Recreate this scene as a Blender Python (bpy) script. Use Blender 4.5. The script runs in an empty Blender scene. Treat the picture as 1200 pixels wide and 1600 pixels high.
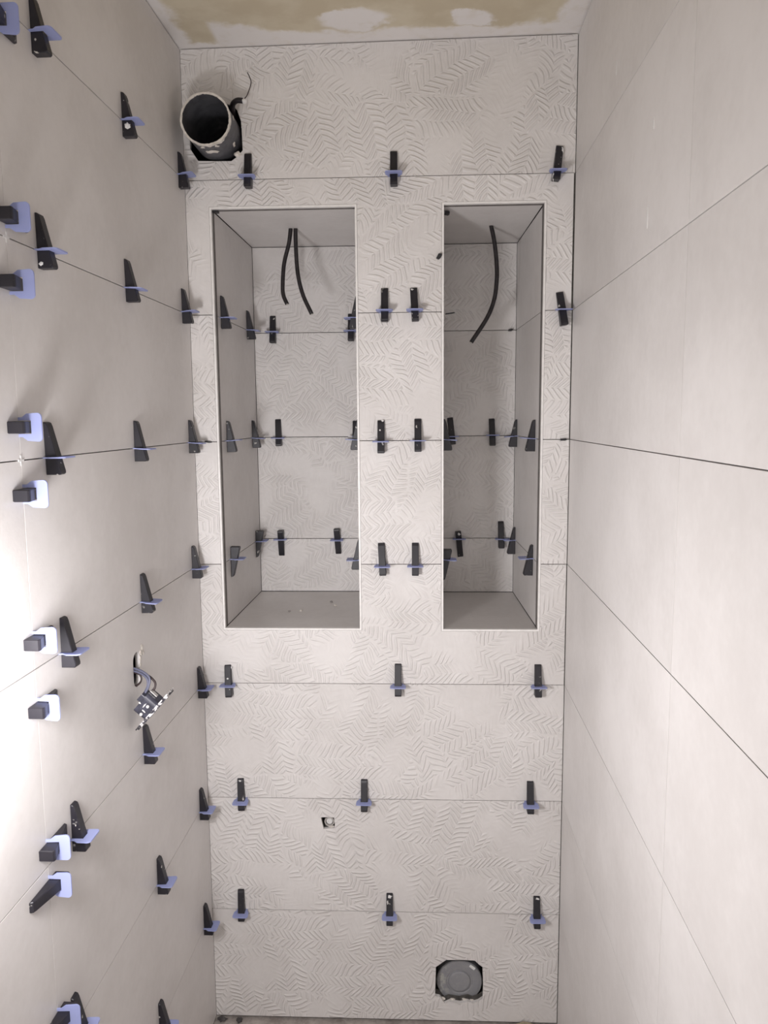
import bpy, bmesh, math, random
from mathutils import Vector, Matrix
from mathutils.geometry import tessellate_polygon

random.seed(7)
scene = bpy.context.scene
C = scene.collection

# ------------------------------------------------------------------ camera
cd = bpy.data.cameras.new('camera')
cam = bpy.data.objects.new('camera', cd)
C.objects.link(cam)
cd.sensor_fit = 'VERTICAL'
cd.sensor_height = 36.0
cd.sensor_width = 27.0
cd.lens = 26.90
cd.clip_start = 0.02
R_, U_, B_ = ((0.99827175, 0.05822241, -0.00797914), (0.00075784, 0.12301117, 0.99240500), (0.05876173, -0.99069592, 0.12275445))
cam.matrix_world = Matrix(((R_[0], U_[0], B_[0], 0.56010), (R_[1], U_[1], B_[1], -1.80891), (R_[2], U_[2], B_[2], 1.55549), (0, 0, 0, 1)))
scene.camera = cam

# ------------------------------------------------------------------ light
world = bpy.data.worlds.new('world')
scene.world = world
world.use_nodes = True
bgn = world.node_tree.nodes['Background']
bgn.inputs[0].default_value = (1.0, 0.95, 0.92, 1)     # the dim lit flat behind the photographer
bgn.inputs[1].default_value = 1.6

def flood(name, loc, aim, energy, color, sx, sy):
    """flat LED work light leaning on the left wall, shining across the room"""
    l = bpy.data.lights.new(name, 'AREA')
    l.shape = 'RECTANGLE'; l.size = sx; l.size_y = sy
    l.energy = energy; l.color = color
    o = bpy.data.objects.new(name, l)
    o.location = loc
    o.rotation_euler = Vector(aim).to_track_quat('-Z', 'Y').to_euler()
    C.objects.link(o)
    return o
flood('work_light', (0.090, -1.13, 1.24), (0.50, 0.84, -0.18), 8.6, (1.0, 0.975, 0.99), 0.14, 0.24)

scene.view_settings.view_transform = 'Standard'
scene.view_settings.look = 'None'
scene.view_settings.gamma = 1.0
scene.view_settings.use_curve_mapping = False
scene.view_settings.exposure = 0.08

# ------------------------------------------------------------------ materials
def S(r, g, b):
    f = lambda c: (c / 255 / 12.92) if c <= 10 else ((c / 255 + 0.055) / 1.055) ** 2.4
    return (f(r), f(g), f(b), 1)

class N:
    """small node-graph helper"""
    def __init__(self, name):
        self.m = bpy.data.materials.new(name)
        self.m.use_nodes = True
        self.t = self.m.node_tree
        self.p = self.t.nodes['Principled BSDF']
    def new(self, kind, **kw):
        n = self.t.nodes.new(kind)
        for k, v in kw.items():
            setattr(n, k, v)
        return n
    def link(self, a, b):
        self.t.links.new(a, b)
    def put(self, sock, v):
        if hasattr(v, 'is_linked') or hasattr(v, 'links'):
            self.link(v, sock)
        else:
            sock.default_value = v
    def math(self, op, a, b=None, c=None, clamp=False):
        n = self.new('ShaderNodeMath', operation=op, use_clamp=clamp)
        self.put(n.inputs[0], a)
        if b is not None: self.put(n.inputs[1], b)
        if c is not None: self.put(n.inputs[2], c)
        return n.outputs[0]
    def noise(self, vec, scale, detail=3.0, rough=0.55):
        n = self.new('ShaderNodeTexNoise')
        if vec is not None: self.link(vec, n.inputs['Vector'])
        n.inputs['Scale'].default_value = scale
        n.inputs['Detail'].default_value = detail
        n.inputs['Roughness'].default_value = rough
        return n.outputs['Fac']
    def smooth(self, v, a, b, lo=0.0, hi=1.0):
        n = self.new('ShaderNodeMapRange', interpolation_type='SMOOTHSTEP')
        self.put(n.inputs[0], v)
        n.inputs[1].default_value = a; n.inputs[2].default_value = b
        n.inputs[3].default_value = lo; n.inputs[4].default_value = hi
        return n.outputs[0]
    def mix(self, fac, a, b):
        n = self.new('ShaderNodeMix', data_type='RGBA')
        self.put(n.inputs[0], fac)
        self.put(n.inputs[6], a)
        self.put(n.inputs[7], b)
        return n.outputs[2]
    def coord(self, which='Object'):
        return self.new('ShaderNodeTexCoord').outputs[which]
    def pos(self):
        return self.new('ShaderNodeNewGeometry').outputs['Position']
    def sep(self, v):
        n = self.new('ShaderNodeSeparateXYZ'); self.link(v, n.inputs[0]); return n.outputs
    def comb(self, x, y, z=0.0):
        n = self.new('ShaderNodeCombineXYZ')
        self.put(n.inputs[0], x); self.put(n.inputs[1], y); self.put(n.inputs[2], z)
        return n.outputs[0]
    def vmath(self, op, a, b):
        n = self.new('ShaderNodeVectorMath', operation=op)
        self.put(n.inputs[0], a); self.put(n.inputs[1], b)
        return n.outputs[0]
    def bump(self, h, dist, strength=1.0):
        n = self.new('ShaderNodeBump')
        n.inputs['Strength'].default_value = strength
        n.inputs['Distance'].default_value = dist
        self.link(h, n.inputs['Height'])
        self.link(n.outputs[0], self.p.inputs['Normal'])
    def base(self, c): self.put(self.p.inputs['Base Color'], c)
    def rough(self, r): self.put(self.p.inputs['Roughness'], r)

def simple(name, col, rough=0.5, metallic=0.0, var=0.0, scale=60):
    n = N(name)
    if var:
        f = n.noise(n.coord(), scale)
        n.base(n.mix(n.smooth(f, .3, .7), tuple(c * (1 - var) for c in col[:3]) + (1,), tuple(min(1, c * (1 + var)) for c in col[:3]) + (1,)))
    else:
        n.base(col)
    n.rough(rough)
    n.p.inputs['Metallic'].default_value = metallic
    return n.m

TILE_A = (0.630, 0.603, 0.586, 1)
TILE_B = (0.725, 0.700, 0.686, 1)

def tile_color(n, vec):
    f = n.noise(vec, 3.2, 5.0, 0.6)
    g = n.noise(vec, 60, 3.0, 0.6)
    s = n.math('ADD', n.math('MULTIPLY', f, 0.8), n.math('MULTIPLY', g, 0.2))
    return n.mix(n.smooth(s, .33, .67), TILE_A, TILE_B)

def mat_plain_tile():
    n = N('smooth_tile')
    o = n.coord()
    rnd = n.new('ShaderNodeObjectInfo').outputs['Random']
    off = n.vmath('ADD', o, n.comb(n.math('MULTIPLY', rnd, 11.0), n.math('MULTIPLY', rnd, 7.0), n.math('MULTIPLY', rnd, 5.0)))
    n.base(tile_color(n, off))
    n.rough(n.smooth(n.noise(off, 5.0), .3, .7, .36, .50))
    n.bump(n.noise(off, 220, 2.0), 0.0004, 0.25)
    return n.m

def mat_relief_tile():
    """matt wall tile pressed with drifting zigzag bands of short ridges"""
    n = N('relief_tile')
    o = n.coord()
    rnd = n.new('ShaderNodeObjectInfo').outputs['Random']
    s = n.sep(o)
    x = n.math('ADD', s[0], n.math('MULTIPLY', rnd, 17.3))
    z = n.math('ADD', s[2], n.math('MULTIPLY', rnd, 9.1))
    v2 = n.comb(x, z, 0.0)
    # slow wander so that the bands are not ruled lines
    w1 = n.math('MULTIPLY', n.math('SUBTRACT', n.noise(v2, 9.0, 1.0), 0.5), 0.055)
    w2 = n.math('MULTIPLY', n.math('SUBTRACT', n.noise(n.comb(n.math('ADD', x, 4.7), z, 3.0), 9.0, 1.0), 0.5), 0.055)
    xw = n.math('ADD', x, w1); zw = n.math('ADD', z, w2)
    vor = n.new('ShaderNodeTexVoronoi', voronoi_dimensions='2D', feature='F1')
    vor.inputs['Scale'].default_value = 8.0
    n.link(n.comb(xw, zw), vor.inputs['Vector'])
    vore = n.new('ShaderNodeTexVoronoi', voronoi_dimensions='2D', feature='DISTANCE_TO_EDGE')
    vore.inputs['Scale'].default_value = 8.0
    n.link(n.comb(xw, zw), vore.inputs['Vector'])
    cr = n.sep(vor.outputs['Color'])[0]
    ang = n.math('ADD', n.math('MULTIPLY', n.math('FLOOR', n.math('MULTIPLY', cr, 5.0)), math.pi / 5), 0.25)
    ca, sa = n.math('COSINE', ang), n.math('SINE', ang)
    u = n.math('ADD', n.math('MULTIPLY', xw, ca), n.math('MULTIPLY', zw, sa))
    v = n.math('SUBTRACT', n.math('MULTIPLY', zw, ca), n.math('MULTIPLY', xw, sa))
    W = 0.030
    t = n.math('DIVIDE', u, W)
    tri = n.math('PINGPONG', t, 1.0)
    ph = n.math('DIVIDE', n.math('ADD', v, n.math('MULTIPLY', tri, W * math.tan(math.radians(37)))), 0.0142)
    r = n.math('SINE', n.math('MULTIPLY', ph, 2 * math.pi))
    ridge = n.smooth(r, -0.35, 0.95)
    fade = n.smooth(n.math('MINIMUM', tri, n.math('SUBTRACT', 1.0, tri)), 0.0, 0.10, 0.25, 1.0)
    edge = n.smooth(vore.outputs['Distance'], 0.0, 0.05)
    mask = n.smooth(n.noise(v2, 8.0, 1.0), 0.36, 0.50, 0.12, 1.0)
    h = n.math('MULTIPLY', n.math('MULTIPLY', ridge, fade), n.math('MULTIPLY', edge, mask))
    h = n.math('ADD', h, n.math('MULTIPLY', n.noise(v2, 320, 2.0), 0.10))
    n.base(tile_color(n, n.comb(x, z, rnd)))
    n.rough(0.55)
    n.bump(h, 0.0013, 1.0)
    return n.m

def mat_wedge():
    n = N('black_plastic')
    o = n.coord()
    rnd = n.new('ShaderNodeObjectInfo').outputs['Random']
    off = n.vmath('ADD', o, n.comb(n.math('MULTIPLY', rnd, 31.0), n.math('MULTIPLY', rnd, 17.0), rnd))
    f = n.noise(off, 95, 2.0, 0.5)
    g = n.noise(off, 38, 2.0, 0.5)
    spot = n.math('MULTIPLY', n.smooth(f, .66, .70), n.smooth(g, .50, .60))
    dust = n.smooth(n.noise(off, 25, 3.0), .35, .75, 0.0, 0.35)
    c = n.mix(dust, (0.010, 0.009, 0.014, 1), (0.030, 0.027, 0.033, 1))
    n.base(n.mix(spot, c, (0.5, 0.48, 0.45, 1)))
    n.rough(0.42)
    return n.m

def mat_clip():
    n = N('blue_clip_plastic')
    n.base((0.43, 0.47, 0.72, 1))
    n.rough(0.35)
    tr = n.new('ShaderNodeBsdfTranslucent')
    tr.inputs['Color'].default_value = (0.50, 0.57, 0.92, 1)
    mx = n.new('ShaderNodeMixShader')
    mx.inputs[0].default_value = 0.38
    out = n.t.nodes['Material Output']
    n.link(n.p.outputs[0], mx.inputs[1]); n.link(tr.outputs[0], mx.inputs[2]); n.link(mx.outputs[0], out.inputs['Surface'])
    return n.m

def mat_ceiling():
    """tan plasterboard with white jointing compound along the edges and over the screws"""
    n = N('plasterboard')
    p = n.pos()
    s = n.sep(p)
    nz = n.math('MULTIPLY', n.math('SUBTRACT', n.noise(p, 16, 4.0, 0.6), 0.5), 0.075)
    x = s[0]
    y = n.math('ADD', s[1], nz)
    xn = n.math('ADD', x, nz)
    def grow(e, soft=0.012): return n.smooth(e, -soft, soft)
    # joint with the end wall: wide at the left, narrow further right
    wid = n.smooth(x, 0.12, 0.30, 0.095, 0.040)
    a = grow(n.math('ADD', y, wid))
    strip = n.math('MULTIPLY', n.smooth(x, 0.02, 0.03), n.smooth(x, 0.085, 0.100, 1.0, 0.0))
    a = n.math('MULTIPLY', a, n.math('SUBTRACT', 1.0, n.math('MULTIPLY', strip, n.smooth(y, -0.012, -0.03))))
    b = grow(n.math('SUBTRACT', 0.030, xn))
    c = grow(n.math('SUBTRACT', xn, 0.835))
    m = n.math('MAXIMUM', n.math('MAXIMUM', a, b), c)
    for bx, by, rx, ry in ((0.405, -0.085, 0.075, 0.045), (0.650, -0.070, 0.045, 0.032), (0.40, -0.42, .06, .045), (0.66, -0.45, .05, .05), (.4, -.8, .05, .05), (.65, -.8, .05, .05)):
        dx = n.math('DIVIDE', n.math('SUBTRACT', xn, bx), rx)
        dy = n.math('DIVIDE', n.math('SUBTRACT', y, by), ry)
        d = n.math('SQRT', n.math('ADD', n.math('MULTIPLY', dx, dx), n.math('MULTIPLY', dy, dy)))
        m = n.math('MAXIMUM', m, n.smooth(d, 0.8, 1.15, 1.0, 0.0))
    g = n.noise(p, 30, 4.0)
    m = n.math('MULTIPLY', m, n.smooth(g, .25, .5, .75, 1.0))
    tan = n.mix(n.smooth(n.noise(p, 12, 4.0), .35, .65), S(194, 182, 158), S(206, 196, 174))
    n.base(n.mix(m, tan, (0.76, 0.73, 0.71, 1)))
    n.rough(0.85)
    n.bump(n.math('ADD', m, n.math('MULTIPLY', g, 0.25)), 0.0012, 0.6)
    return n.m

def mat_floor():
    n = N('dusty_screed')
    p = n.pos()
    f = n.noise(p, 14, 6.0, 0.65)
    g = n.noise(p, 90, 3.0, 0.6)
    n.base(n.mix(n.smooth(n.math('ADD', n.math('MULTIPLY', f, .7), n.math('MULTIPLY', g, .3)), .35, .65), (0.24, 0.21, 0.19, 1), (0.44, 0.40, 0.37, 1)))
    n.rough(0.9)
    n.bump(g, 0.003, 0.7)
    return n.m

def mat_pipe():
    n = N('grey_pipe_plastic')
    o = n.coord()
    f = n.noise(o, 35, 4.0, 0.6)
    g = n.noise(o, 14, 4.0, 0.6)
    c = n.mix(n.smooth(f, .35, .65), (0.065, 0.065, 0.073, 1), (0.105, 0.105, 0.115, 1))
    n.base(n.mix(n.smooth(g, .60, .72, 0, .55), c, (0.30, 0.29, 0.28, 1)))
    n.rough(0.5)
    return n.m

def mat_cap():
    n = N('grey_cap_plastic')
    o = n.coord()
    s = n.sep(o)
    f = n.noise(o, 60, 5.0, 0.65)
    sm = n.math('MULTIPLY', n.smooth(f, .45, .62), n.smooth(s[0], -0.055, -0.02, 1.0, 0.12))
    n.base(n.mix(sm, (0.27, 0.27, 0.285, 1), (0.46, 0.455, 0.42, 1)))
    n.rough(0.55)
    return n.m

def mat_splattered():
    n = N('plaster_splattered_metal')
    o = n.coord()
    f = n.noise(o, 120, 3.0, 0.6)
    k = n.smooth(f, .49, .53)
    n.base(n.mix(k, (0.055, 0.053, 0.065, 1), (0.72, 0.70, 0.70, 1)))
    n.p.inputs['Metallic'].default_value = 0.2
    n.rough(0.45)
    return n.m

M = {
    'tile': mat_plain_tile(), 'relief': mat_relief_tile(), 'wedge': mat_wedge(), 'clip': mat_clip(),
    'ceiling': mat_ceiling(), 'floor': mat_floor(), 'pipe': mat_pipe(), 'cap': mat_cap(), 'splat': mat_splattered(),
    'mortar': simple('tile_adhesive', (0.10, 0.092, 0.085, 1), 0.9, 0, 0.3),
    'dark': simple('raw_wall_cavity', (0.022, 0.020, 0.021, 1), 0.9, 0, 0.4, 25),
    'trim': simple('edge_profile_lacquer', (0.80, 0.78, 0.76, 1), 0.32, 0.0, 0.05),
    'plaster': simple('dry_plaster', (0.62, 0.58, 0.53, 1), 0.9, 0, 0.15, 80),
    'cable': simple('black_cable_sheath', (0.014, 0.011, 0.013, 1), 0.45, 0, 0.4, 90),
    'cablegrey': simple('grey_blue_wire', (0.11, 0.115, 0.17, 1), 0.5),
    'cablebrown': simple('dark_brown_wire', (0.03, 0.017, 0.017, 1), 0.5),
    'copper': simple('pale_wire_end', (0.55, 0.52, 0.48, 1), 0.4),
    'spacer': simple('black_spacer_plastic', (0.012, 0.011, 0.013, 1), 0.5),
    'white': simple('white_plastic', (0.70, 0.69, 0.68, 1), 0.5),
    'socket': simple('dark_socket_plastic', (0.045, 0.045, 0.065, 1), 0.45, 0, 0.35, 70),
    'boxliner': simple('grey_blue_wall_box', (0.04, 0.042, 0.07, 1), 0.6, 0, 0.4, 50),
    'sticker': simple('white_sticker', (0.80, 0.80, 0.78, 1), 0.5),
    'metal': simple('plated_fitting', (0.62, 0.60, 0.58, 1), 0.35, 0.6),
    'chip': simple('dark_grey_chip', (0.06, 0.055, 0.055, 1), 0.8, 0, 0.4, 120),
    'crumb': simple('grey_mortar', (0.30, 0.28, 0.27, 1), 0.9, 0, 0.3, 200),
    'return': simple('gap_shade_dark', (0.15, 0.135, 0.128, 1), 0.6, 0, 0.2, 40),  # dark tone imitating the shaded gap behind the edge profile
    'tan': simple('tan_offcut', (0.34, 0.29, 0.20, 1), 0.85, 0, 0.15, 80),
}

# ------------------------------------------------------------------ mesh helpers
def mesh_from(name, verts, faces, fix=True):
    me = bpy.data.meshes.new(name)
    bm = bmesh.new()
    vs = [bm.verts.new(v) for v in verts]
    for f in faces:
        try: bm.faces.new([vs[i] for i in f])
        except ValueError: pass
    if fix: bmesh.ops.recalc_face_normals(bm, faces=bm.faces)
    bm.to_mesh(me); bm.free()
    return me

def link(name, me, mat, parent=None, loc=(0, 0, 0), rot=None, smooth=False):
    if mat is not None and not me.materials: me.materials.append(mat)
    if smooth:
        for p in me.polygons: p.use_smooth = True
    o = bpy.data.objects.new(name, me)
    C.objects.link(o)
    o.location = loc
    if rot is not None: o.rotation_euler = rot
    if parent is not None: o.parent = parent
    return o

def tag(o, label=None, cat=None, group=None, kind=None):
    if label: o['label'] = label
    if cat: o['category'] = cat
    if group: o['group'] = group
    if kind: o['kind'] = kind
    return o

def empty(name, loc=(0, 0, 0), rot=(0, 0, 0)):
    o = bpy.data.objects.new(name, None)
    o.empty_display_size = 0.02
    C.objects.link(o)
    o.location = loc; o.rotation_euler = rot
    return o

def prism(name, outer, holes, d0, d1, plane):
    """2-D polygon with holes, extruded d0..d1 along the plane's normal. plane: (a, b, d) -> xyz"""
    loops = [outer] + list(holes)
    flat = [p for l in loops for p in l]
    n = len(flat)
    verts = [plane(a, b, d0) for a, b in flat] + [plane(a, b, d1) for a, b in flat]
    tris = tessellate_polygon([[Vector((a, b, 0)) for a, b in l] for l in loops])
    faces = [tuple(t) for t in tris] + [tuple(i + n for i in t) for t in tris]
    k = 0
    for l in loops:
        m = len(l)
        for i in range(m):
            j = (i + 1) % m
            faces.append((k + i, k + j, n + k + j, n + k + i))
        k += m
    return mesh_from(name, verts, faces)

PXZ = lambda a, b, d: (a, d, b)      # a = x, b = z, depth along y
PYZ = lambda a, b, d: (d, a, b)      # a = y, b = z, depth along x
PXY = lambda a, b, d: (a, b, d)      # a = x, b = y, depth along z

def slab(name, a0, a1, b0, b1, d_front, d_back, plane, ch=0.00015):
    """flat tile with a tiny arris on its face"""
    s = 1 if d_back > d_front else -1
    rings = [(ch, d_front), (0, d_front + s * ch), (0, d_back)]
    verts, faces = [], []
    for c, d in rings:
        verts += [plane(a0 + c, b0 + c, d), plane(a1 - c, b0 + c, d), plane(a1 - c, b1 - c, d), plane(a0 + c, b1 - c, d)]
    faces.append((0, 1, 2, 3)); faces.append((8, 9, 10, 11))
    for r in (0, 4):
        for i in range(4):
            j = (i + 1) % 4
            faces.append((r + i, r + j, r + 4 + j, r + 4 + i))
    return mesh_from(name, verts, faces)

def place(name, me, mat, parent, loc=None):
    """shift a mesh so its origin is its own centre, then link it"""
    xs = [v.co for v in me.vertices]
    c = Vector([(min(p[i] for p in xs) + max(p[i] for p in xs)) / 2 for i in range(3)])
    me.transform(Matrix.Translation(-c))
    return link(name, me, mat, parent, c)

def catmull(pts, n=8):
    P = [Vector(p) for p in pts]
    P = [P[0] * 2 - P[1]] + P + [P[-1] * 2 - P[-2]]
    out = []
    for i in range(1, len(P) - 2):
        for k in range(n):
            t = k / n
            a, b, c, d = P[i - 1], P[i], P[i + 1], P[i + 2]
            out.append(0.5 * (2 * b + (c - a) * t + (2 * a - 5 * b + 4 * c - d) * t * t + (3 * b - a - 3 * c + d) * t ** 3))
    out.append(P[-2])
    return out

def tube(name, pts, rad, seg=10, n=8):
    path = catmull(pts, n)
    verts, faces = [], []
    up = Vector((0.13, 0.97, 0.2)).normalized()
    for i, p in enumerate(path):
        d = (path[min(i + 1, len(path) - 1)] - path[max(i - 1, 0)]).normalized()
        s = d.cross(up)
        if s.length < 1e-4: s = d.orthogonal()
        s.normalize(); t = s.cross(d)
        r = rad(i / (len(path) - 1)) if callable(rad) else rad
        for k in range(seg):
            a = 2 * math.pi * k / seg
            verts.append(p + s * (r * math.cos(a)) + t * (r * math.sin(a)))
    for i in range(len(path) - 1):
        for k in range(seg):
            l = (k + 1) % seg
            faces.append((i * seg + k, i * seg + l, (i + 1) * seg + l, (i + 1) * seg + k))
    faces.append(tuple(range(seg)))
    faces.append(tuple(range((len(path) - 1) * seg, len(path) * seg)))
    return mesh_from(name, verts, faces)

def lathe_y(name, prof, seg=48, close=True, wob=None):
    """profile of (radius, y) revolved about the y axis"""
    verts, faces = [], []
    m = len(prof)
    for k in range(seg):
        a = 2 * math.pi * k / seg
        for j, (r, y) in enumerate(prof):
            rr, yy = (r, y) if wob is None else wob(r, y, k, j)
            verts.append((rr * math.cos(a), yy, rr * math.sin(a)))
    for k in range(seg):
        l = (k + 1) % seg
        for j in range(m if close else m - 1):
            i = (j + 1) % m
            faces.append((k * m + j, l * m + j, l * m + i, k * m + i))
    return mesh_from(name, verts, faces)

def lump(name, r, flat=(1, 1, 1), jag=0.3, sub=2):
    me = bpy.data.meshes.new(name)
    bm = bmesh.new()
    bmesh.ops.create_icosphere(bm, subdivisions=sub, radius=r)
    for v in bm.verts:
        k = 1 + random.uniform(-jag, jag)
        v.co = Vector((v.co.x * flat[0] * k, v.co.y * flat[1] * k, v.co.z * flat[2] * k))
    bm.to_mesh(me); bm.free()
    return me

# ------------------------------------------------------------------ the shell
W = 0.8904                                   # width of the end wall
ALPHA = 0.018142                             # the end wall is a degree out of square
ZR = [-0.0032, 0.2982, 0.6026, 0.9033, 1.2029, 1.5007, 1.7969, 2.0986]   # horizontal joints
ZC = 2.388                                   # ceiling
SEAM_L, SEAM_R = -0.787, -0.776              # vertical joint on each side wall
Y_END = -2.45
TH = 0.009                                   # tile thickness
G = 0.0008                                   # half a joint
ca_, sa_ = math.cos(ALPHA), math.sin(ALPHA)
def BW(x, y, z): return (x * ca_ - y * sa_, x * sa_ + y * ca_, z)

# ceiling (slightly out of level)
v = [(-0.03, 0.06, 2.3828), (0.92, 0.06, 2.3935), (0.92, Y_END, 2.3935), (-0.03, Y_END, 2.3828)]
me = mesh_from('ceiling', v + [(x, y, z + 0.03) for x, y, z in v], [(0, 1, 2, 3), (4, 5, 6, 7), (0, 1, 5, 4), (1, 2, 6, 5), (2, 3, 7, 6), (3, 0, 4, 7)])
tag(link('ceiling', me, M['ceiling']), 'bare tan plasterboard ceiling with white jointing compound smears', 'ceiling', kind='structure')
# floor
v = [(-0.03, 0.06, -0.012), (0.92, 0.06, -0.012), (0.92, Y_END, -0.012), (-0.03, Y_END, -0.012)]
me = mesh_from('floor', v + [(x, y, z - 0.03) for x, y, z in v], [(0, 1, 2, 3), (4, 5, 6, 7), (0, 1, 5, 4), (1, 2, 6, 5), (2, 3, 7, 6), (3, 0, 4, 7)])
tag(link('floor', me, M['floor']), 'dusty grey screed floor along the foot of the end wall', 'floor', kind='structure')

def rounded(cx, cy, w, h, r, n=5):
    out = []
    for sx, sy, a0 in ((1, 1, 0), (-1, 1, 90), (-1, -1, 180), (1, -1, 270)):
        for k in range(n + 1):
            a = math.radians(a0 + 90 * k / n)
            out.append((cx + sx * (w / 2 - r) + r * math.cos(a), cy + sy * (h / 2 - r) + r * math.sin(a)))
    return out

# ---- side walls
SOCK = rounded(-0.4185, 1.079, 0.034, 0.068, 0.0165)
def side_wall(name, label, x_face, sgn, seam, gseam, y_start):
    """sgn = +1: tiles face +x"""
    xb = x_face - sgn * TH
    holes = [[(a, b) for a, b in SOCK]] if name == 'wall_left' else []
    outer = [(y_start + .0005, -0.012), (y_start + .0005, 2.41), (Y_END, 2.41), (Y_END, -0.012)]
    body = prism(name, outer, holes, xb, xb - sgn * 0.02, PYZ)
    wo = tag(link(name, body, M['mortar']), label, 'wall', kind='structure')
    zz = ZR + [2.381 if sgn > 0 else 2.390]
    cols = [(y_start, seam), (seam, seam - 0.895), (seam - 0.895, Y_END)]
    for r in range(len(zz) - 1):
        for ci, (y1, y0) in enumerate(cols):
            top = zz[r + 1] - (G if r < len(zz) - 2 else 0.0012)
            bot = zz[r] + (G if r else 0.0)
            a0 = y0 + gseam
            a1 = y1 - (gseam if ci else 0.0)
            pr = 0.0
            if name == 'wall_left' and r == 3 and ci == 0:
                me = prism('tile', [(a0, bot), (a1, bot), (a1, top), (a0, top)], [SOCK], x_face, xb, PYZ)
            else:
                me = slab('tile', a0, a1, bot, top, x_face + pr, xb, PYZ)
            place('tile', me, M['tile'], wo)
    return wo
wall_left = side_wall('wall_left', 'smooth beige tiled wall on the left, studded with black wedges', 0.0, 1, SEAM_L, 0.0003, -0.0004)
wall_right = side_wall('wall_right', 'smooth pale tiled wall on the right, free of wedges', W * ca_, -1, SEAM_R, 0.0006, 0.0150)
# flush box behind the socket hole
box = prism('wall_box', rounded(-0.4185, 1.079, 0.040, 0.074, 0.018), [], -0.055, -0.050, PYZ)
place('wall_box', box, M['boxliner'], wall_left)
ring = prism('wall_box_rim', rounded(-0.4185, 1.079, 0.040, 0.074, 0.018), [SOCK], -0.050, -0.0095, PYZ)
place('wall_box_rim', ring, M['boxliner'], wall_left)
# plaster smears left on the right wall
for y0, y1, z0, z1 in ((-0.357, -0.354, 2.150, 2.175), (-0.586, -0.582, 1.836, 1.868), (-0.604, -0.601, 1.972, 1.990)):
    pts = [(y0, z0), (y1, z0 + 0.003), (y1 + 0.0008, (z0 + z1) / 2), (y0 + 0.002, z1), (y0 - 0.0006, (z0 + z1) / 2 + 0.004)]
    place('mortar_smear', prism('mortar_smear', pts, [], W * ca_, W * ca_ - 0.0009, PYZ), M['white'], wall_right)

# ---- end wall with its two niches
NL = dict(x0=0.0590, x1=0.3910, z0=1.0435, z1=2.0350, xb0=0.0685, xb1=0.3850)
NR = dict(x0=0.5945, x1=0.8225, z0=1.0420, z1=2.0355, xb0=0.6000, xb1=0.8135)
ND = 0.400
TW = 0.0045                                  # visible width of the edge profile
HOLE_PIPE = [(0.016, 2.222), (0.0155, 2.168), (0.033, 2.1415), (0.072, 2.1400), (0.110, 2.1395), (0.122, 2.148), (0.1365, 2.162), (0.1358, 2.200), (0.1345, 2.226), (0.126, 2.250), (0.116, 2.262), (0.060, 2.262), (0.030, 2.245)]
HOLE_DRAIN = [(0.603, 0.167), (0.640, 0.1685), (0.677, 0.167), (0.688, 0.156), (0.700, 0.147), (0.697, 0.141), (0.699, 0.100), (0.698, 0.061), (0.686, 0.052), (0.672, 0.047), (0.660, 0.0515), (0.640, 0.046), (0.612, 0.050), (0.600, 0.044), (0.588, 0.062), (0.575, 0.065), (0.576, 0.110), (0.577, 0.147)]
HOLE_WATER = [(0.286, 0.552), (0.300, 0.553), (0.320, 0.552), (0.3215, 0.533), (0.321, 0.524), (0.293, 0.521), (0.290, 0.533)]
def grow(poly, k):
    cx = sum(p[0] for p in poly) / len(poly); cz = sum(p[1] for p in poly) / len(poly)
    return [(cx + (x - cx) * k, cz + (z - cz) * k) for x, z in poly]
def rect(x0, x1, z0, z1): return [(x0, z0), (x1, z0), (x1, z1), (x0, z1)]
e = 0.010
body = prism('wall_back', rect(-0.02, 0.91, -0.012, 2.41),
             [rect(NL['x0'] - e, NL['x1'] + e, NL['z0'] - e, NL['z1'] + e), rect(NR['x0'] - e, NR['x1'] + e, NR['z0'] - e, NR['z1'] + e),
              grow(HOLE_PIPE, 1.05), grow(HOLE_DRAIN, 1.05), grow(HOLE_WATER, 1.1)], TH, TH + 0.02, PXZ)
wall_back = tag(link('wall_back', body, M['mortar'], rot=(0, 0, ALPHA)), 'end wall of relief tiles with two tall recessed niches', 'wall', kind='structure')

XL, XRs = 0.0006, [0.8886, 0.8888, 0.8889, 0.8884, 0.8888, 0.8880, 0.8866, 0.8890]
gt = TW + 0.0006
def bt(poly, holes=()):
    return place('tile', prism('tile', poly, holes, 0.0, TH, PXZ), M['relief'], wall_back)
Z = ZR + [2.381]
bt(rect(XL, XRs[0], Z[0] + 0.0, Z[1] - G), [HOLE_DRAIN])
bt(rect(XL, XRs[1], Z[1] + G, Z[2] - G), [HOLE_WATER])
place('tile', slab('tile', XL, XRs[2], Z[2] + G, Z[3] - G, 0, TH, PXZ), M['relief'], wall_back)
z0, z1 = Z[3] + G, Z[4] - G
bt([(XL, z0), (XRs[3], z0), (XRs[3], z1), (NR['x1'] + gt, z1), (NR['x1'] + gt, NR['z0'] - gt), (NR['x0'] - gt, NR['z0'] - gt), (NR['x0'] - gt, z1),
    (NL['x1'] + gt, z1), (NL['x1'] + gt, NL['z0'] - gt), (NL['x0'] - gt, NL['z0'] - gt), (NL['x0'] - gt, z1), (XL, z1)])
for r in (4, 5):
    z0, z1 = Z[r] + G, Z[r + 1] - G
    for a, b in ((XL, NL['x0'] - gt), (NL['x1'] + gt, NR['x0'] - gt), (NR['x1'] + gt, XRs[r])):
        place('tile', slab('tile', a, b, z0, z1, 0, TH, PXZ), M['relief'], wall_back)
z0, z1 = Z[6] + G, Z[7] - G
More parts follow.
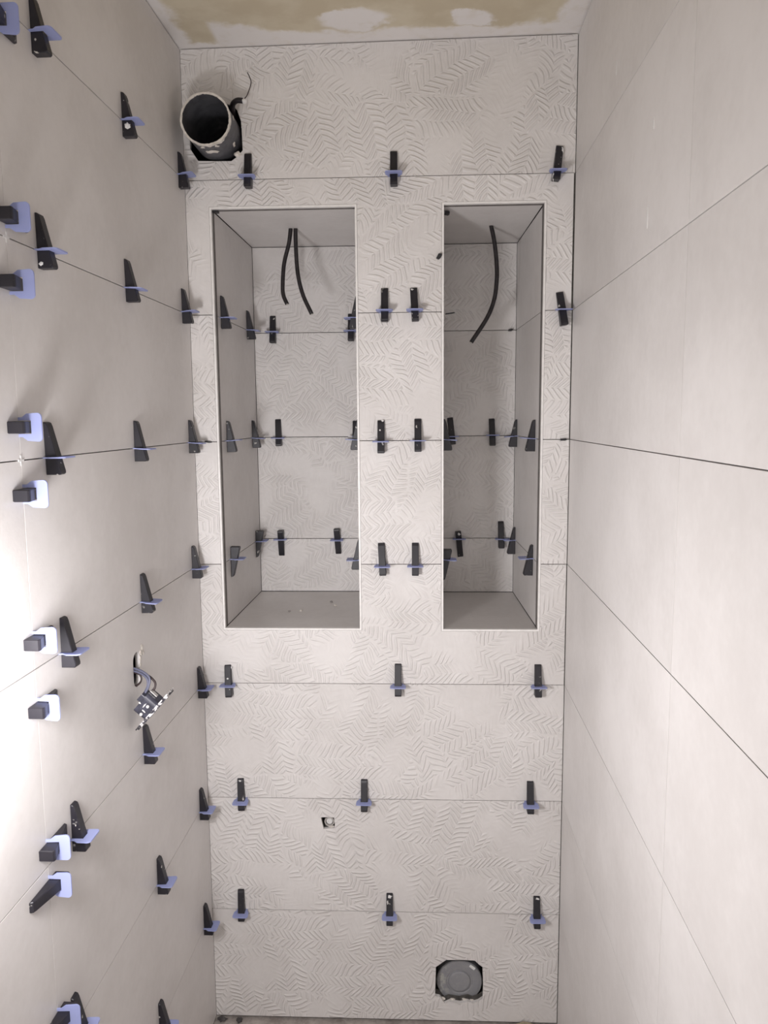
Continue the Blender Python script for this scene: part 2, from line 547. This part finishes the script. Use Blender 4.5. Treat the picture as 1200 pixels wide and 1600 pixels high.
bt([(XL, z0), (NL['x0'] - gt, z0), (NL['x0'] - gt, NL['z1'] + gt), (NL['x1'] + gt, NL['z1'] + gt), (NL['x1'] + gt, z0), (NR['x0'] - gt, z0),
    (NR['x0'] - gt, NR['z1'] + gt), (NR['x1'] + gt, NR['z1'] + gt), (NR['x1'] + gt, z0), (XRs[6], z0), (XRs[6], z1), (XL, z1)])
top_l, top_r = 2.3808, 2.3905
bt([(XL, Z[7] + G), (XRs[7], Z[7] + G), (XRs[7], top_r), (XL, top_l)], [HOLE_PIPE])

def recess(poly, depth, mat, name):
    """open-fronted pocket behind a hole in the wall"""
    n = len(poly)
    verts = [(x, TH + 0.001, z) for x, z in poly] + [(x, depth, z) for x, z in poly]
    faces = [tuple(range(n, 2 * n))] + [(i, (i + 1) % n, n + (i + 1) % n, n + i) for i in range(n)]
    return place(name, mesh_from(name, verts, faces), mat, wall_back)
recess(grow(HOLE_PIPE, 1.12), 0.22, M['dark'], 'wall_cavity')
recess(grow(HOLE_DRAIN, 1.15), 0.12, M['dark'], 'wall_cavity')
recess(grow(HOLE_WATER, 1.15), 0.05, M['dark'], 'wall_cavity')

def niche(n, tname, tlabel):
    s = 0.012
    x0, x1, z0, z1 = n['x0'] - s, n['x1'] + s, n['z0'] - s, n['z1'] + s
    yb = ND + s
    verts = [(x0, TH + .004, z0), (x1, TH + .004, z0), (x1, TH + .004, z1), (x0, TH + .004, z1), (x0, yb, z0), (x1, yb, z0), (x1, yb, z1), (x0, yb, z1)]
    shell = mesh_from('niche_recess', verts, [(4, 5, 6, 7), (0, 1, 5, 4), (1, 2, 6, 5), (2, 3, 7, 6), (3, 0, 4, 7)])
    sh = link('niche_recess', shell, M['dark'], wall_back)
    yl, yr, yt = (0.028, 0.026, 0.023) if n is NL else (0.026, 0.034, 0.023)   # the lining stops short of the profile
    zz = [n['z0'] + 0.0015, ZR[4], ZR[5], ZR[6], n['z1'] - 0.002]
    g = 0.0009
    for k in range(4):
        a, b = zz[k] + (g if k else 0), zz[k + 1] - (g if k < 3 else 0)
        place('tile', slab('tile', n['xb0'] + 0.001, n['xb1'] - 0.001, a, b, ND, ND + TH, PXZ), M['relief'], sh)
        for xf, xb, o, yf in ((n['x0'], n['xb0'], -TH, yl), (n['x1'], n['xb1'], TH, yr)):
            me = prism('tile', [(xf, yf), (xb, ND - .001), (xb + o, ND - .001), (xf + o, yf)], [], a, b, PXY)
            place('tile', me, M['tile'], sh)
    me = prism('tile', [(n['x0'] + .0015, yt), (n['x1'] - .0015, yt), (n['xb1'] - .0005, ND + .004), (n['xb0'] + .0005, ND + .004)], [], n['z1'], n['z1'] + TH, PXY)
    place('tile', me, M['tile'], sh)
    me = prism('tile', [(n['x0'] + .0008, .0105), (n['x1'] - .0008, .0105), (n['xb1'] - .0005, ND - .0018), (n['xb0'] + .0005, ND - .0018)], [], n['z0'] - TH, n['z0'], PXY)
    place('tile', me, M['tile'], sh)
    # edge profile: four mitred strips
    t = empty(tname, (0, 0, 0), (0, 0, ALPHA)); tag(t, tlabel, 'trim', kind='structure')
    X0, X1, Z0, Z1 = n['x0'], n['x1'], n['z0'], n['z1']
    for q in ([(X0 - TW, Z0 - TW), (X1 + TW, Z0 - TW), (X1, Z0), (X0, Z0)], [(X1 + TW, Z0 - TW), (X1 + TW, Z1 + TW), (X1, Z1), (X1, Z0)],
              [(X1 + TW, Z1 + TW), (X0 - TW, Z1 + TW), (X0, Z1), (X1, Z1)], [(X0 - TW, Z1 + TW), (X0 - TW, Z0 - TW), (X0, Z0), (X0, Z1)]):
        place('profile_strip', prism('profile_strip', q, [], -0.0004, 0.0095, PXZ), M['trim'], t)
    # added dark strips standing in for the shaded gap between profile and lining
    for q in ([(X0 - .0012, Z0), (X0, Z0), (X0, Z1), (X0 - .0012, Z1)], [(X1, Z0), (X1 + .0012, Z0), (X1 + .0012, Z1), (X1, Z1)], [(X0, Z1), (X1, Z1), (X1, Z1 + .0012), (X0, Z1 + .0012)]):
        d = yl if q[0][0] < X0 else yr if q[0][0] == X1 else yt
        place('gap_shade_strip', prism('gap_shade_strip', q, [], 0.0096, d - 0.0002, PXZ), M['return'], t)
    return sh
niche(NL, 'trim_1', 'thin white edge profile framing the wider left niche')
niche(NR, 'trim_2', 'thin white edge profile framing the narrower right niche')

# ------------------------------------------------------------------ levelling clips: black wedge through a blue tab
def wedge_mesh():
    prof = [(0.0, -0.0250), (0.0205, -0.0250), (0.0225, -0.0230), (0.0226, -0.0200), (0.0072, 0.0455), (0.0052, 0.0505), (0.0022, 0.0520), (0.0, 0.0520)]
    me = prism('wedge', prof, [], -0.0082, 0.0082, lambda a, b, d: (d, -a, b))
    bm = bmesh.new(); bm.from_mesh(me)
    ed = [e_ for e_ in bm.edges if abs(abs(e_.verts[0].co.x) - 0.0082) < 1e-5 and abs(e_.verts[0].co.x - e_.verts[1].co.x) < 1e-6 and len(e_.link_faces) == 2 and e_.calc_face_angle(0) > 0.8]
    bmesh.ops.bevel(bm, geom=ed, offset=0.0010, segments=1, affect='EDGES')
    bm.to_mesh(me); bm.free()
    me.materials.append(M['wedge'])
    return me
def tab_mesh():
    out = [(-0.0135, -0.006), (0.0135, -0.006), (0.0135, 0.006), (0.0185, 0.013)]
    for k in range(5):
        a = math.radians(90 * k / 4); out.append((0.0135 + 0.006 * math.cos(a), 0.0285 + 0.006 * math.sin(a)))
    for k in range(5):
        a = math.radians(90 + 90 * k / 4); out.append((-0.0135 + 0.006 * math.cos(a), 0.0285 + 0.006 * math.sin(a)))
    out += [(-0.0185, 0.013), (-0.0135, 0.006)]
    hole = [(-0.0092, -0.001), (0.0092, -0.001), (0.0092, 0.0190), (-0.0092, 0.0190)]
    me = prism('clip_tab', out, [hole], -0.0010, 0.0010, lambda a, b, d: (a, -b, d))
    me.materials.append(M['clip'])
    return me
WEDGE, TAB = wedge_mesh(), tab_mesh()

def clip(loc, rz, label, group, ry=0.0, tilt=0.0, shift=0.0, bend=0.0, smears=()):
    """joint plane through loc; rz turns the wall's outward direction, ry turns the wedge within the wall plane"""
    o = empty('leveling_clip')
    o.matrix_world = Matrix.Translation(loc) @ Matrix.Rotation(rz, 4, 'Z') @ Matrix.Rotation(ry, 4, 'Y')
    tag(o, label, 'tile clip', group)
    w = link('wedge', WEDGE, None, o, (0, 0, shift), (0, math.radians(tilt), 0))
    link('clip_tab', TAB, None, o, (0, 0, 0), (math.radians(bend), 0, 0))
    for x, y, z, r, fl in smears:
        link('mortar_smear', lump('mortar_smear', r, fl, .35), M['white'], o, (x, y, z))
    return o

PI = math.pi
rown = {7: 'top joint', 6: 'second joint down', 5: 'third joint down', 4: 'fourth joint down', 3: 'fifth joint down', 2: 'sixth joint down', 1: 'lowest joint'}
gb = 'wedges in blue clips on the end wall'
SM = {(7, 0.847): ((0.012, -0.006, 0.046, .006, (.55, .5, 1.3)), (0.008, -0.0105, 0.030, .004, (.5, .4, 1.2)), (-0.0095, -0.018, -0.012, .006, (.3, .6, 1.6))),
      (1, 0.459): ((0.0, -0.0065, 0.044, .0065, (1.0, .35, .9)), (-0.005, -0.010, 0.031, .004, (.5, .4, 1.4))),
      (1, 0.8315): ((0.002, -0.006, 0.046, .0045, (1.2, .35, .5)),),
      (3, 0.065): ((-0.001, -0.0155, 0.016, .0022, (1, .5, 1)), (0.007, -0.006, 0.042, .003, (.6, .5, 1.2))),
      (2, 0.0875): ((-0.003, -0.006, 0.046, .0035, (1, .5, 1)),),
      (6, 0.5275): ((-0.006, -0.006, 0.050, .0035, (1, .5, .6)),),
      (5, 0.447): ((0.004, -0.006, 0.047, .003, (1, .4, .7)), (-0.002, -0.012, 0.025, .0018, (1, .5, 1)))}
# (row, x, tilt, shift, where)
for r, x, tilt, shift, where in (
        (7, 0.149, 0, .004, 'just below the waste pipe'), (7, 0.481, 0, .002, 'in the middle'), (7, 0.847, 7, .006, 'at the right end, plaster smeared'),
        (6, 0.458, 0, .003, 'between niches, left one'), (6, 0.5275, -3, .003, 'between niches, right one'), (6, 0.866, -8, -.011, 'right of the narrow niche'),
        (5, 0.447, 0, -.004, 'between niches, left one'), (5, 0.534, 0, -.001, 'between niches, right one'),
        (4, 0.448, -3, .001, 'between niches, left one'), (4, 0.527, 0, .001, 'between niches, right one'),
        (3, 0.065, -3, -.005, 'leftmost by the corner'), (3, 0.484, 0, .000, 'in the middle'), (3, 0.8245, 0, .000, 'rightmost'),
        (2, 0.0875, -3, .000, 'leftmost by the corner'), (2, 0.3975, 0, .001, 'above the water outlet'), (2, 0.8105, 0, .001, 'rightmost'),
        (1, 0.0785, -2, .004, 'leftmost by the corner'), (1, 0.459, 0, .000, 'in the middle'), (1, 0.8315, 0, -.001, 'rightmost above the drain')):
    clip(BW(x, 0, ZR[r]), ALPHA, 'black wedge in blue clip on end wall, %s, %s' % (rown[r], where), gb, 0, tilt, shift, random.uniform(-5, 5), SM.get((r, x), ()))

gn = 'wedges in blue clips inside the niches'
def nclip(n, side, r, d, inv, where, tilt=0, shift=0, smears=()):
    nm = 'wide left niche' if n is NL else 'narrow right niche'
    row = {6: 'upper joint', 5: 'middle joint', 4: 'lower joint'}[r]
    if side == 'back':
        loc, rz = BW(d, ND, ZR[r]), ALPHA
    elif side == 'left':
        loc, rz = BW(n['x0'] + (n['xb0'] - n['x0']) * d / ND, d, ZR[r]), ALPHA + PI / 2
    else:
        loc, rz = BW(n['x1'] + (n['xb1'] - n['x1']) * d / ND, d, ZR[r]), ALPHA - PI / 2
    side_t = {'back': 'back wall', 'left': 'left side', 'right': 'right side'}[side]
    lab = '%sblack wedge in blue clip, %s, %s, %s%s' % ('upside-down ' if inv else '', nm, side_t, row, (', ' + where) if where else '')
    clip(loc, rz, lab, gn, PI if inv else 0.0, tilt, shift, random.uniform(-5, 5), smears)
nclip(NL, 'back', 6, 0.1235, 0, 'left one', 0, -.004); nclip(NL, 'back', 6, 0.3465, 0, 'right one', 0, -.001)
nclip(NL, 'back', 5, 0.1330, 0, 'left one', -2, 0); nclip(NL, 'back', 5, 0.3560, 0, 'right one', 0, -.006)
nclip(NL, 'back', 4, 0.1325, 1, 'left one', 0, -.001); nclip(NL, 'back', 4, 0.2985, 1, 'right one', -3, -.006)
nclip(NL, 'left', 6, 0.060, 0, 'front one'); nclip(NL, 'left', 6, 0.318, 0, 'rear one')
nclip(NL, 'left', 5, 0.078, 0, 'front one', 0, -.003); nclip(NL, 'left', 5, 0.345, 0, 'rear one', 0, -.003)
nclip(NL, 'left', 4, 0.078, 1, 'front one', 0, -.006); nclip(NL, 'left', 4, 0.352, 1, 'rear one', 0, -.006)
nclip(NL, 'right', 6, 0.090, 0, ''); nclip(NL, 'right', 5, 0.085, 0, '', 0, 0, ((-0.006, -0.024, 0.004, .0065, (.8, 1, 1)),)); nclip(NL, 'right', 4, 0.065, 0, '')
nclip(NR, 'back', 5, 0.6330, 0, 'left one', -6, .001); nclip(NR, 'back', 5, 0.7480, 0, 'right one', -2, -.003)
nclip(NR, 'back', 4, 0.6540, 1, 'left one', -6, .003, ((0, -0.022, -0.016, .004, (1, .4, 1)),)); nclip(NR, 'back', 4, 0.7765, 0, 'right one', -1, -.002)
nclip(NR, 'right', 5, 0.365, 0, 'rear one', 0, -.006); nclip(NR, 'right', 5, 0.082, 0, 'front one', 0, -.006)
nclip(NR, 'right', 4, 0.372, 0, 'rear one', 0, -.016); nclip(NR, 'right', 4, 0.086, 0, 'front one', 0, -.019)
nclip(NR, 'left', 5, 0.070, 0, '', 0, -.002); nclip(NR, 'left', 4, 0.070, 1, '', 0, 0)

gl = 'wedges in blue clips on the left wall'
near = {0: 'nearest the camera', 1: 'second from the corner', 2: 'beside the end wall'}
for r, y, k in ((7, -0.679, 0), (7, -0.355, 1), (7, -0.038, 2), (6, -0.699, 0), (6, -0.377, 1), (6, -0.050, 2), (5, -0.712, 0), (5, -0.371, 1), (5, -0.037, 2),
                (4, -0.701, 0), (4, -0.373, 1), (4, -0.050, 2), (3, -0.703, 0), (3, -0.397, 1), (3, -0.042, 2), (2, -0.738, 0), (2, -0.359, 1), (2, -0.065, 2), (1, -0.386, 1), (1, -0.068, 2)):
    sh = {7: -.003, 6: 0, 5: 0.0, 4: .002, 3: .003, 2: .003, 1: .005}[r]
    clip((0, y, ZR[r]), PI / 2, 'upright black wedge in blue clip, left wall, %s, %s' % (rown[r], near[k]), gl, 0, random.uniform(-1.5, 1.5), sh, random.uniform(-4, 4), ((-0.0085, -0.010, -0.010, .006, (.3, .9, .8)),) if (r, k) == (7, 1) else ((-0.0085, -0.005, -0.019, .0032, (.3, 1, .8)),) if (r, k) == (6, 0) else ())
gs = 'wedges across the vertical joint of the left wall'
sn = ['cut by the top left corner', 'just above the second joint', 'just below the second joint', 'just above the third joint', 'just below the third joint',
      'just above the fourth joint', 'just below the fourth joint', 'just above the fifth joint', 'pointing forward below fifth joint', 'cut by the bottom edge']
for (z, s, rev, tl), where in zip(((2.068, .0, 0, 0), (1.822, .0, 0, 0), (1.736, -.004, 0, 0), (1.546, -.004, 0, 0), (1.454, -.002, 0, 0), (1.246, 0, 0, 0), (1.148, 0, 0, 0), (0.933, .003, 0, 0), (0.876, .004, 1, 0), (0.662, .004, 1, 0)), sn):
    clip((0, SEAM_L, z), PI / 2, 'sideways black wedge in blue clip, left wall vertical joint, %s' % where, gs, -PI / 2 if rev else PI / 2, tl, s, random.uniform(-6, 6))

# ------------------------------------------------------------------ small spacers
def spacer(loc, size, rot, label, mat='spacer', name='tile_spacer'):
    a, b, c = size
    prof = [(-a / 2, -c / 2), (a * .2, -c / 2), (a / 2, -c * .2), (a / 2, c * .3), (a * .3, c / 2), (-a / 2, c * .25)]
    me = prism(name, prof, [], -b / 2, b / 2, PXZ)
    o = link(name, me, M[mat], None, loc, rot)
    return tag(o, label, 'spacer', 'small plastic spacers in the joints')
spacer(BW(0.034, -0.002, ZR[5]), (0.016, 0.010, 0.004), (0, 0.15, ALPHA), 'tiny black spacer in joint between left wall and wide niche')
spacer(BW(0.875, -0.002, ZR[5]), (0.014, 0.010, 0.0055), (0, 0, ALPHA), 'tiny black spacer in joint by the right corner')
spacer(BW(0.5842, -0.0025, 1.921), (0.0085, 0.010, 0.015), (0, 0.5, ALPHA), 'tiny black spacer beside upper left edge of narrow niche')
spacer(BW(0.610, 0.020, ZR[6] - .001), (0.022, 0.006, 0.003), (0, -0.1, ALPHA), 'thin black spacer poking from left edge of narrow niche')
spacer(BW(0.797, ND - .004, ZR[6]), (0.012, 0.012, 0.006), (0, 0, ALPHA), 'tiny black spacer in back joint of narrow niche')
spacer(BW(0.0665, 0.0120, 2.0315), (0.015, 0.010, 0.005), (0, 0.15, ALPHA), 'black spacer in upper left corner of wide niche')
spacer(BW(0.604, 0.055, 2.0300), (0.012, 0.014, 0.007), (0, 0.2, ALPHA), 'black spacer in upper left corner of narrow niche')
def cross(z, label):
    a, b = 0.007, 0.0016
    pts = [(-a, -b), (-b, -b), (-b, -a), (b, -a), (b, -b), (a, -b), (a, b), (b, b), (b, a), (-b, a), (-b, b), (-a, b)]
    me = prism('cross_spacer', pts, [], -0.006, -0.0004, PYZ)
    o = link('cross_spacer', me, M['white'], None, (0.0012, SEAM_L, z))
    tag(o, label, 'spacer', 'white cross spacers')
cross(ZR[6], 'white cross spacer where second joint meets vertical joint, left wall')
cross(ZR[5], 'white cross spacer where third joint meets vertical joint, left wall')

# ------------------------------------------------------------------ waste pipe, top left
pipe = empty('waste_pipe', BW(0.0757, 0, 2.2000), (0, 0, ALPHA))
tag(pipe, 'open dark grey plastic waste pipe sticking out of end wall, top left', 'pipe')
ro, ri, yo = 0.0545, 0.0515, -0.086
link('pipe_tube', lathe_y('pipe_tube', [(ro, 0.20), (ro, yo), (ri, yo), (ri, 0.20)], 64), M['pipe'], pipe, smooth=False)
link('pipe_bottom', lathe_y('pipe_bottom', [(0.0001, 0.15), (ri, 0.15), (ri, 0.155), (0.0001, 0.155)], 48), M['dark'], pipe)
rr = random.Random(3)
jag = [rr.uniform(-1, 1) for _ in range(96)]
jag = [(jag[i - 1] + 2 * jag[i] + jag[(i + 1) % 96]) / 4 for i in range(96)]
def wob(r, y, k, j):
    low = max(0.0, -math.sin(2 * math.pi * k / 96 - 0.3))
    return (r + (0.0011 * jag[k] if j in (0, 1) else 0.0013 * jag[(k * 5) % 96] * 0.6), y + (0.0035 * max(0, jag[(k * 3) % 96]) + 0.003 * low * (1 + jag[k]) if j == 0 else 0.0004 * jag[k]))
link('plaster_rim', lathe_y('plaster_rim', [(ro + 0.0008, yo + 0.004), (ro + 0.0008, yo - 0.0008), (ri - 0.0003, yo - 0.0008), (ri - 0.0003, yo + 0.002)], 96, True, wob), M['plaster'], pipe)
for x, y, z, r, fl in ((0.002, -0.045, -0.0545, 0.010, (1.4, .8, .12)), (0.018, -0.072, -0.0515, 0.007, (1.2, .8, .15)), (0.046, -0.02, -0.030, 0.005, (.4, 1.4, 1.2)), (0.053, -0.052, 0.010, 0.005, (.2, .8, 1.6)),
                       (-0.012, -0.07, -0.0535, .005, (1.2, 1, .15))):
    link('plaster_splash', lump('plaster_splash', r, fl, 0.35), M['plaster'], pipe, (x, y, z))
link('plaster_splash', lump('plaster_splash', 0.008, (1, .6, .8), 0.35), M['plaster'], pipe, (0.050, 0.000, -0.047))

cab = empty('cable_stub', BW(0.112, 0.02, 2.236), (0, 0, ALPHA))
tag(cab, 'short cut black cable with bare thin wires beside the waste pipe', 'cable')
def rel(o, pts): return [tuple(a - b for a, b in zip(p, o)) for p in pts]
o_ = (0.112, 0.02, 2.236)
link('cable_sheath', tube('cable_sheath', rel(o_, [(0.112, 0.05, 2.236), (0.116, 0.005, 2.243), (0.1215, -0.022, 2.252), (0.133, -0.031, 2.2575), (0.147, -0.033, 2.2565)]), 0.0060), M['cable'], cab, smooth=True)
link('cut_end', lump('cut_end', 0.0056, (1, 1, 1), .12), M['white'], cab, rel(o_, [(0.150, -0.033, 2.2555)])[0])
link('thin_wire', tube('thin_wire', rel(o_, [(0.149, -0.032, 2.259), (0.157, -0.030, 2.270), (0.1655, -0.028, 2.295), (0.162, -0.027, 2.309), (0.1575, -0.026, 2.318)]), 0.0011, 6), M['cablebrown'], cab)
link('thin_wire', tube('thin_wire', rel(o_, [(0.1235, -0.026, 2.256), (0.124, -0.029, 2.275), (0.122, -0.028, 2.298), (0.1185, -0.026, 2.316)]), 0.0007, 6), M['copper'], cab)

# ------------------------------------------------------------------ drain cap, bottom right
dr = empty('drain_cap', BW(0.6395, 0.03, 0.083), (0, 0, ALPHA))
tag(dr, 'round grey plastic drain cap set in a rough-cut hole, bottom right', 'drain cap')
prof = [(0.0001, -0.0015), (0.010, -0.0015), (0.025, -0.0012), (0.0285, 0.0000), (0.0300, 0.0035), (0.0330, 0.0035), (0.0350, 0.0010), (0.050, 0.0000), (0.0575, 0.0005), (0.0597, 0.0030), (0.0597, 0.0600), (0.0001, 0.06)]
link('cap_disc', lathe_y('cap_disc', prof, 64, False), M['cap'], dr, smooth=False)
st = prism('sticker', rounded(0, 0, 0.0165, 0.0075, 0.0015, 3), [], -0.0012, 0.0002, PXZ)
link('sticker', st, M['sticker'], dr, (0.0335, -0.0001, 0.0425), (0, math.radians(38), 0))
for x, z, r in ((-0.046, -0.032, .007), (-0.02, -0.034, .006), (0.012, -0.033, .005), (0.03, -0.036, .005)):
    o = link('broken_edge', lump('broken_edge', r, (1.2, .5, .55), .35), M['plaster'], wall_back, (0.6395 + x, 0.010, 0.083 + z))

# ------------------------------------------------------------------ water outlet
wo_ = empty('water_outlet', BW(0.3075, 0.006, 0.5395), (0, 0, ALPHA))
tag(wo_, 'small capped water outlet in a square-cut hole, lower end wall', 'water outlet')
link('fitting_ring', lathe_y('fitting_ring', [(0.0095, -0.004), (0.0125, -0.004), (0.0130, -0.002), (0.0130, 0.03), (0.0095, 0.03)], 32), M['metal'], wo_, smooth=False)
link('plug', lathe_y('plug', [(0.0001, 0.001), (0.003, 0.001), (0.0035, -0.001), (0.0075, -0.001), (0.0085, 0.001), (0.0085, 0.02), (0.0001, 0.02)], 24, False), M['white'], wo_)
link('plaster_splash', lump('plaster_splash', 0.005, (1.4, .4, .6), .3), M['plaster'], wo_, (0.004, 0.001, -0.015))

# ------------------------------------------------------------------ cables hanging in the niches
def hang(pts, label, r=0.0054):
    o = empty('hanging_cable', pts[0]); tag(o, label, 'cable', 'black cables hanging in the niches')
    link('cable_sheath', tube('cable_sheath', rel(pts[0], pts), r), M['cable'], o, smooth=True)
    d = (Vector(pts[-1]) - Vector(pts[-2])).normalized()
    e_ = Vector(pts[-1]) - Vector(pts[0])
    link('cut_end', tube('cut_end', [tuple(e_ - d * 0.0005), tuple(e_ + d * 0.0015)], 0.0030, 8, 1), M['copper'], o)
hang([(0.2085, 0.200, 2.0380), (0.2030, 0.200, 2.000), (0.1900, 0.198, 1.950), (0.1853, 0.196, 1.900), (0.1865, 0.194, 1.870), (0.1965, 0.190, 1.846)], 'shorter left black cable hanging from ceiling of wide niche')
hang([(0.2205, 0.201, 2.0380), (0.2205, 0.201, 1.990), (0.2240, 0.200, 1.925), (0.2360, 0.198, 1.872), (0.2590, 0.194, 1.821)], 'longer right black cable hanging from ceiling of wide niche')
hang([(0.7175, 0.220, 2.0380), (0.7265, 0.218, 1.995), (0.7325, 0.215, 1.940), (0.7325, 0.212, 1.895), (0.7260, 0.208, 1.850), (0.7080, 0.202, 1.805), (0.6680, 0.195, 1.744)], 'single curved black cable hanging in the narrow niche')

# ------------------------------------------------------------------ socket hanging out of the left wall
so = empty('hanging_socket', (0.044, -0.452, 1.014))
tag(so, 'dark electrical socket insert dangling on wires from hole in left wall', 'socket')
e1 = Vector((0.665, 0.0, 0.747)).normalized(); e2 = Vector((0.0, 1.0, 0.0)); n1 = e1.cross(e2).normalized()
if n1.x < 0: n1 = -n1                        # front of the plate: away from the wall and down
basis = Matrix((e1, e2, n1)).transposed().to_4x4()
def sobj(name, me, mat, off=(0, 0, 0)):
    o = link(name, me, mat, so)
    o.matrix_local = basis @ Matrix.Translation(off)
    return o
# mounting frame: notched plate with a round opening and fixing slots
hw, hh = 0.047, 0.033
fr = [(-hw, -hh * .55), (-hw * .9, -hh * .62), (-hw * .62, -hh), (-hw * .2, -hh), (-hw * .16, -hh * .85), (hw * .16, -hh * .85), (hw * .2, -hh), (hw * .62, -hh), (hw * .9, -hh * .62), (hw, -hh * .55),
      (hw, hh * .55), (hw * .9, hh * .62), (hw * .62, hh), (hw * .2, hh), (hw * .16, hh * .85), (-hw * .16, hh * .85), (-hw * .2, hh), (-hw * .62, hh), (-hw * .9, hh * .62), (-hw, hh * .55)]
circ = [(0.021 * math.cos(2 * PI * k / 24), 0.021 * math.sin(2 * PI * k / 24)) for k in range(24)]
slots = [rounded(sx * 0.036, 0, 0.006, 0.014, 0.0028, 3) for sx in (-1, 1)]
sobj('mounting_frame', prism('mounting_frame', fr, [circ] + slots, -0.0012, 0.0012, PXY), M['splat'])
sobj('frame_rim', prism('frame_rim', [(x * .93, y * .93) for x, y in fr], [[(x * .84, y * .84) for x, y in fr]], 0.0012, 0.0042, PXY), M['splat'])
body_o = sobj('socket_body', prism('socket_body', rounded(0, 0, 0.043, 0.041, 0.009), [], -0.028, 0.003, PXY), M['socket'])
sobj('terminal_block', prism('terminal_block', rounded(0.006, 0, 0.016, 0.030, 0.002, 2), [], -0.036, -0.027, PXY), M['socket'])
for s in (-1, 1):
    sobj('claw', prism('claw', [(-0.004, -0.0150), (0.004, -0.0150), (0.0055, -0.024), (0.002, -0.030), (-0.003, -0.026)] if s < 0 else [(-0.005, -0.012), (0.003, -0.012), (0.004, -0.026), (-0.004, -0.028)], [], s * 0.0225, s * 0.0245, lambda a, b, d: (d, a, b)), M['metal'])
    sobj('screw', lathe_y('screw', [(0.0001, -0.001), (0.0026, -0.001), (0.003, 0.0005), (0.003, 0.002), (0.0001, 0.002)], 12, False), M['white'], (s * 0.010 - .004, -0.0215, -0.012))
# splashes of paint on the body side towards the camera
sobj('plaster_splash', lump('plaster_splash', 0.0040, (1.2, .25, .25), .4), M['white'], (0.004, -0.0212, -0.018))
sobj('plaster_splash', lump('plaster_splash', 0.0032, (.35, .25, 1.4), .4), M['white'], (-0.006, -0.0212, -0.012))
sobj('plaster_splash', lump('plaster_splash', 0.003, (.6, .35, .8), .4), M['white'], (0.001, -0.0205, -0.0275))
def sc(name, pts, r, mat):
    link(name, tube(name, rel(so.location, pts), r, 8), mat, so, smooth=True)
sc('wire', [(-0.04, -0.420, 1.088), (-0.005, -0.430, 1.086), (0.018, -0.440, 1.083), (0.0345, -0.447, 1.073), (0.034, -0.452, 1.057), (0.026, -0.455, 1.042), (0.020, -0.455, 1.030)], 0.0022, M['cablegrey'])
sc('wire', [(-0.04, -0.420, 1.082), (-0.005, -0.430, 1.0805), (0.016, -0.440, 1.0785), (0.030, -0.447, 1.071), (0.0315, -0.450, 1.058), (0.025, -0.452, 1.044), (0.018, -0.452, 1.032)], 0.0021, M['cablegrey'])
sc('wire', [(-0.04, -0.418, 1.079), (0.0, -0.430, 1.0765), (0.026, -0.438, 1.0755), (0.043, -0.443, 1.064), (0.044, -0.447, 1.053), (0.036, -0.449, 1.044), (0.028, -0.450, 1.038)], 0.0021, M['cablebrown'])
sc('wire', [(-0.04, -0.418, 1.074), (0.0, -0.424, 1.074), (0.010, -0.426, 1.068), (0.010, -0.428, 1.058), (0.000, -0.428, 1.050), (-0.02, -0.424, 1.046)], 0.0018, M['cablebrown'])
# crumbling edge of the hole
for y, z, r in ((-0.396, 1.106, .006), (-0.388, 1.112, .005), (-0.399, 1.095, .005), (-0.401, 1.083, .004), (-0.384, 1.102, .004), (-.392, 1.118, .003)):
    link('crumbled_edge', lump('crumbled_edge', r, (.25, 1, 1.2), .4), M['plaster'], wall_left, (0.0005 - r * .05, y, z))

# ------------------------------------------------------------------ crumbs
crumb_l = ['leftmost grey mortar crumb on floor of wide niche', 'pale mortar crumb, second from left on floor of wide niche', 'pale mortar crumb at right on floor of wide niche', 'grey dust lump at the right rear on floor of wide niche']
for (x, y, r, m), l in zip(((0.188, 0.163, .0035, 'crumb'), (0.218, 0.171, .0042, 'plaster'), (0.304, 0.229, .0042, 'plaster'), (0.287, 0.268, .0045, 'crumb')), crumb_l):
    tag(link('mortar_crumb', lump('mortar_crumb', r, (1, .8, .6), .3), M[m], None, (x, y, NL['z0'] + r * .42), (0, 0, r * 900)), l, 'crumb', 'crumbs in the wide niche')
tag(link('rubble_chip', lump('rubble_chip', 0.010, (1.2, .7, .6), .3), M['chip'], None, (0.018, -0.010, -0.0065)), 'dark rubble chip on floor in the left corner', 'rubble', 'rubble at the foot of the wall')
tag(link('rubble_chip', lump('rubble_chip', 0.009, (.8, .7, .8), .3), M['chip'], None, (0.064, -0.012, -0.006)), 'dark rubble chip on floor, a little right of the corner', 'rubble', 'rubble at the foot of the wall')
tan = prism('board_offcut', [(-0.045, 0), (0.040, 0), (0.012, 0.013), (-0.006, 0.016)], [], -0.006, 0.006, PXZ)
tag(link('board_offcut', tan, M['tan'], None, (0.808, 0.003, -0.012), (0, 0, ALPHA)), 'tan wedge-shaped offcut at foot of end wall, right of drain', 'offcut')
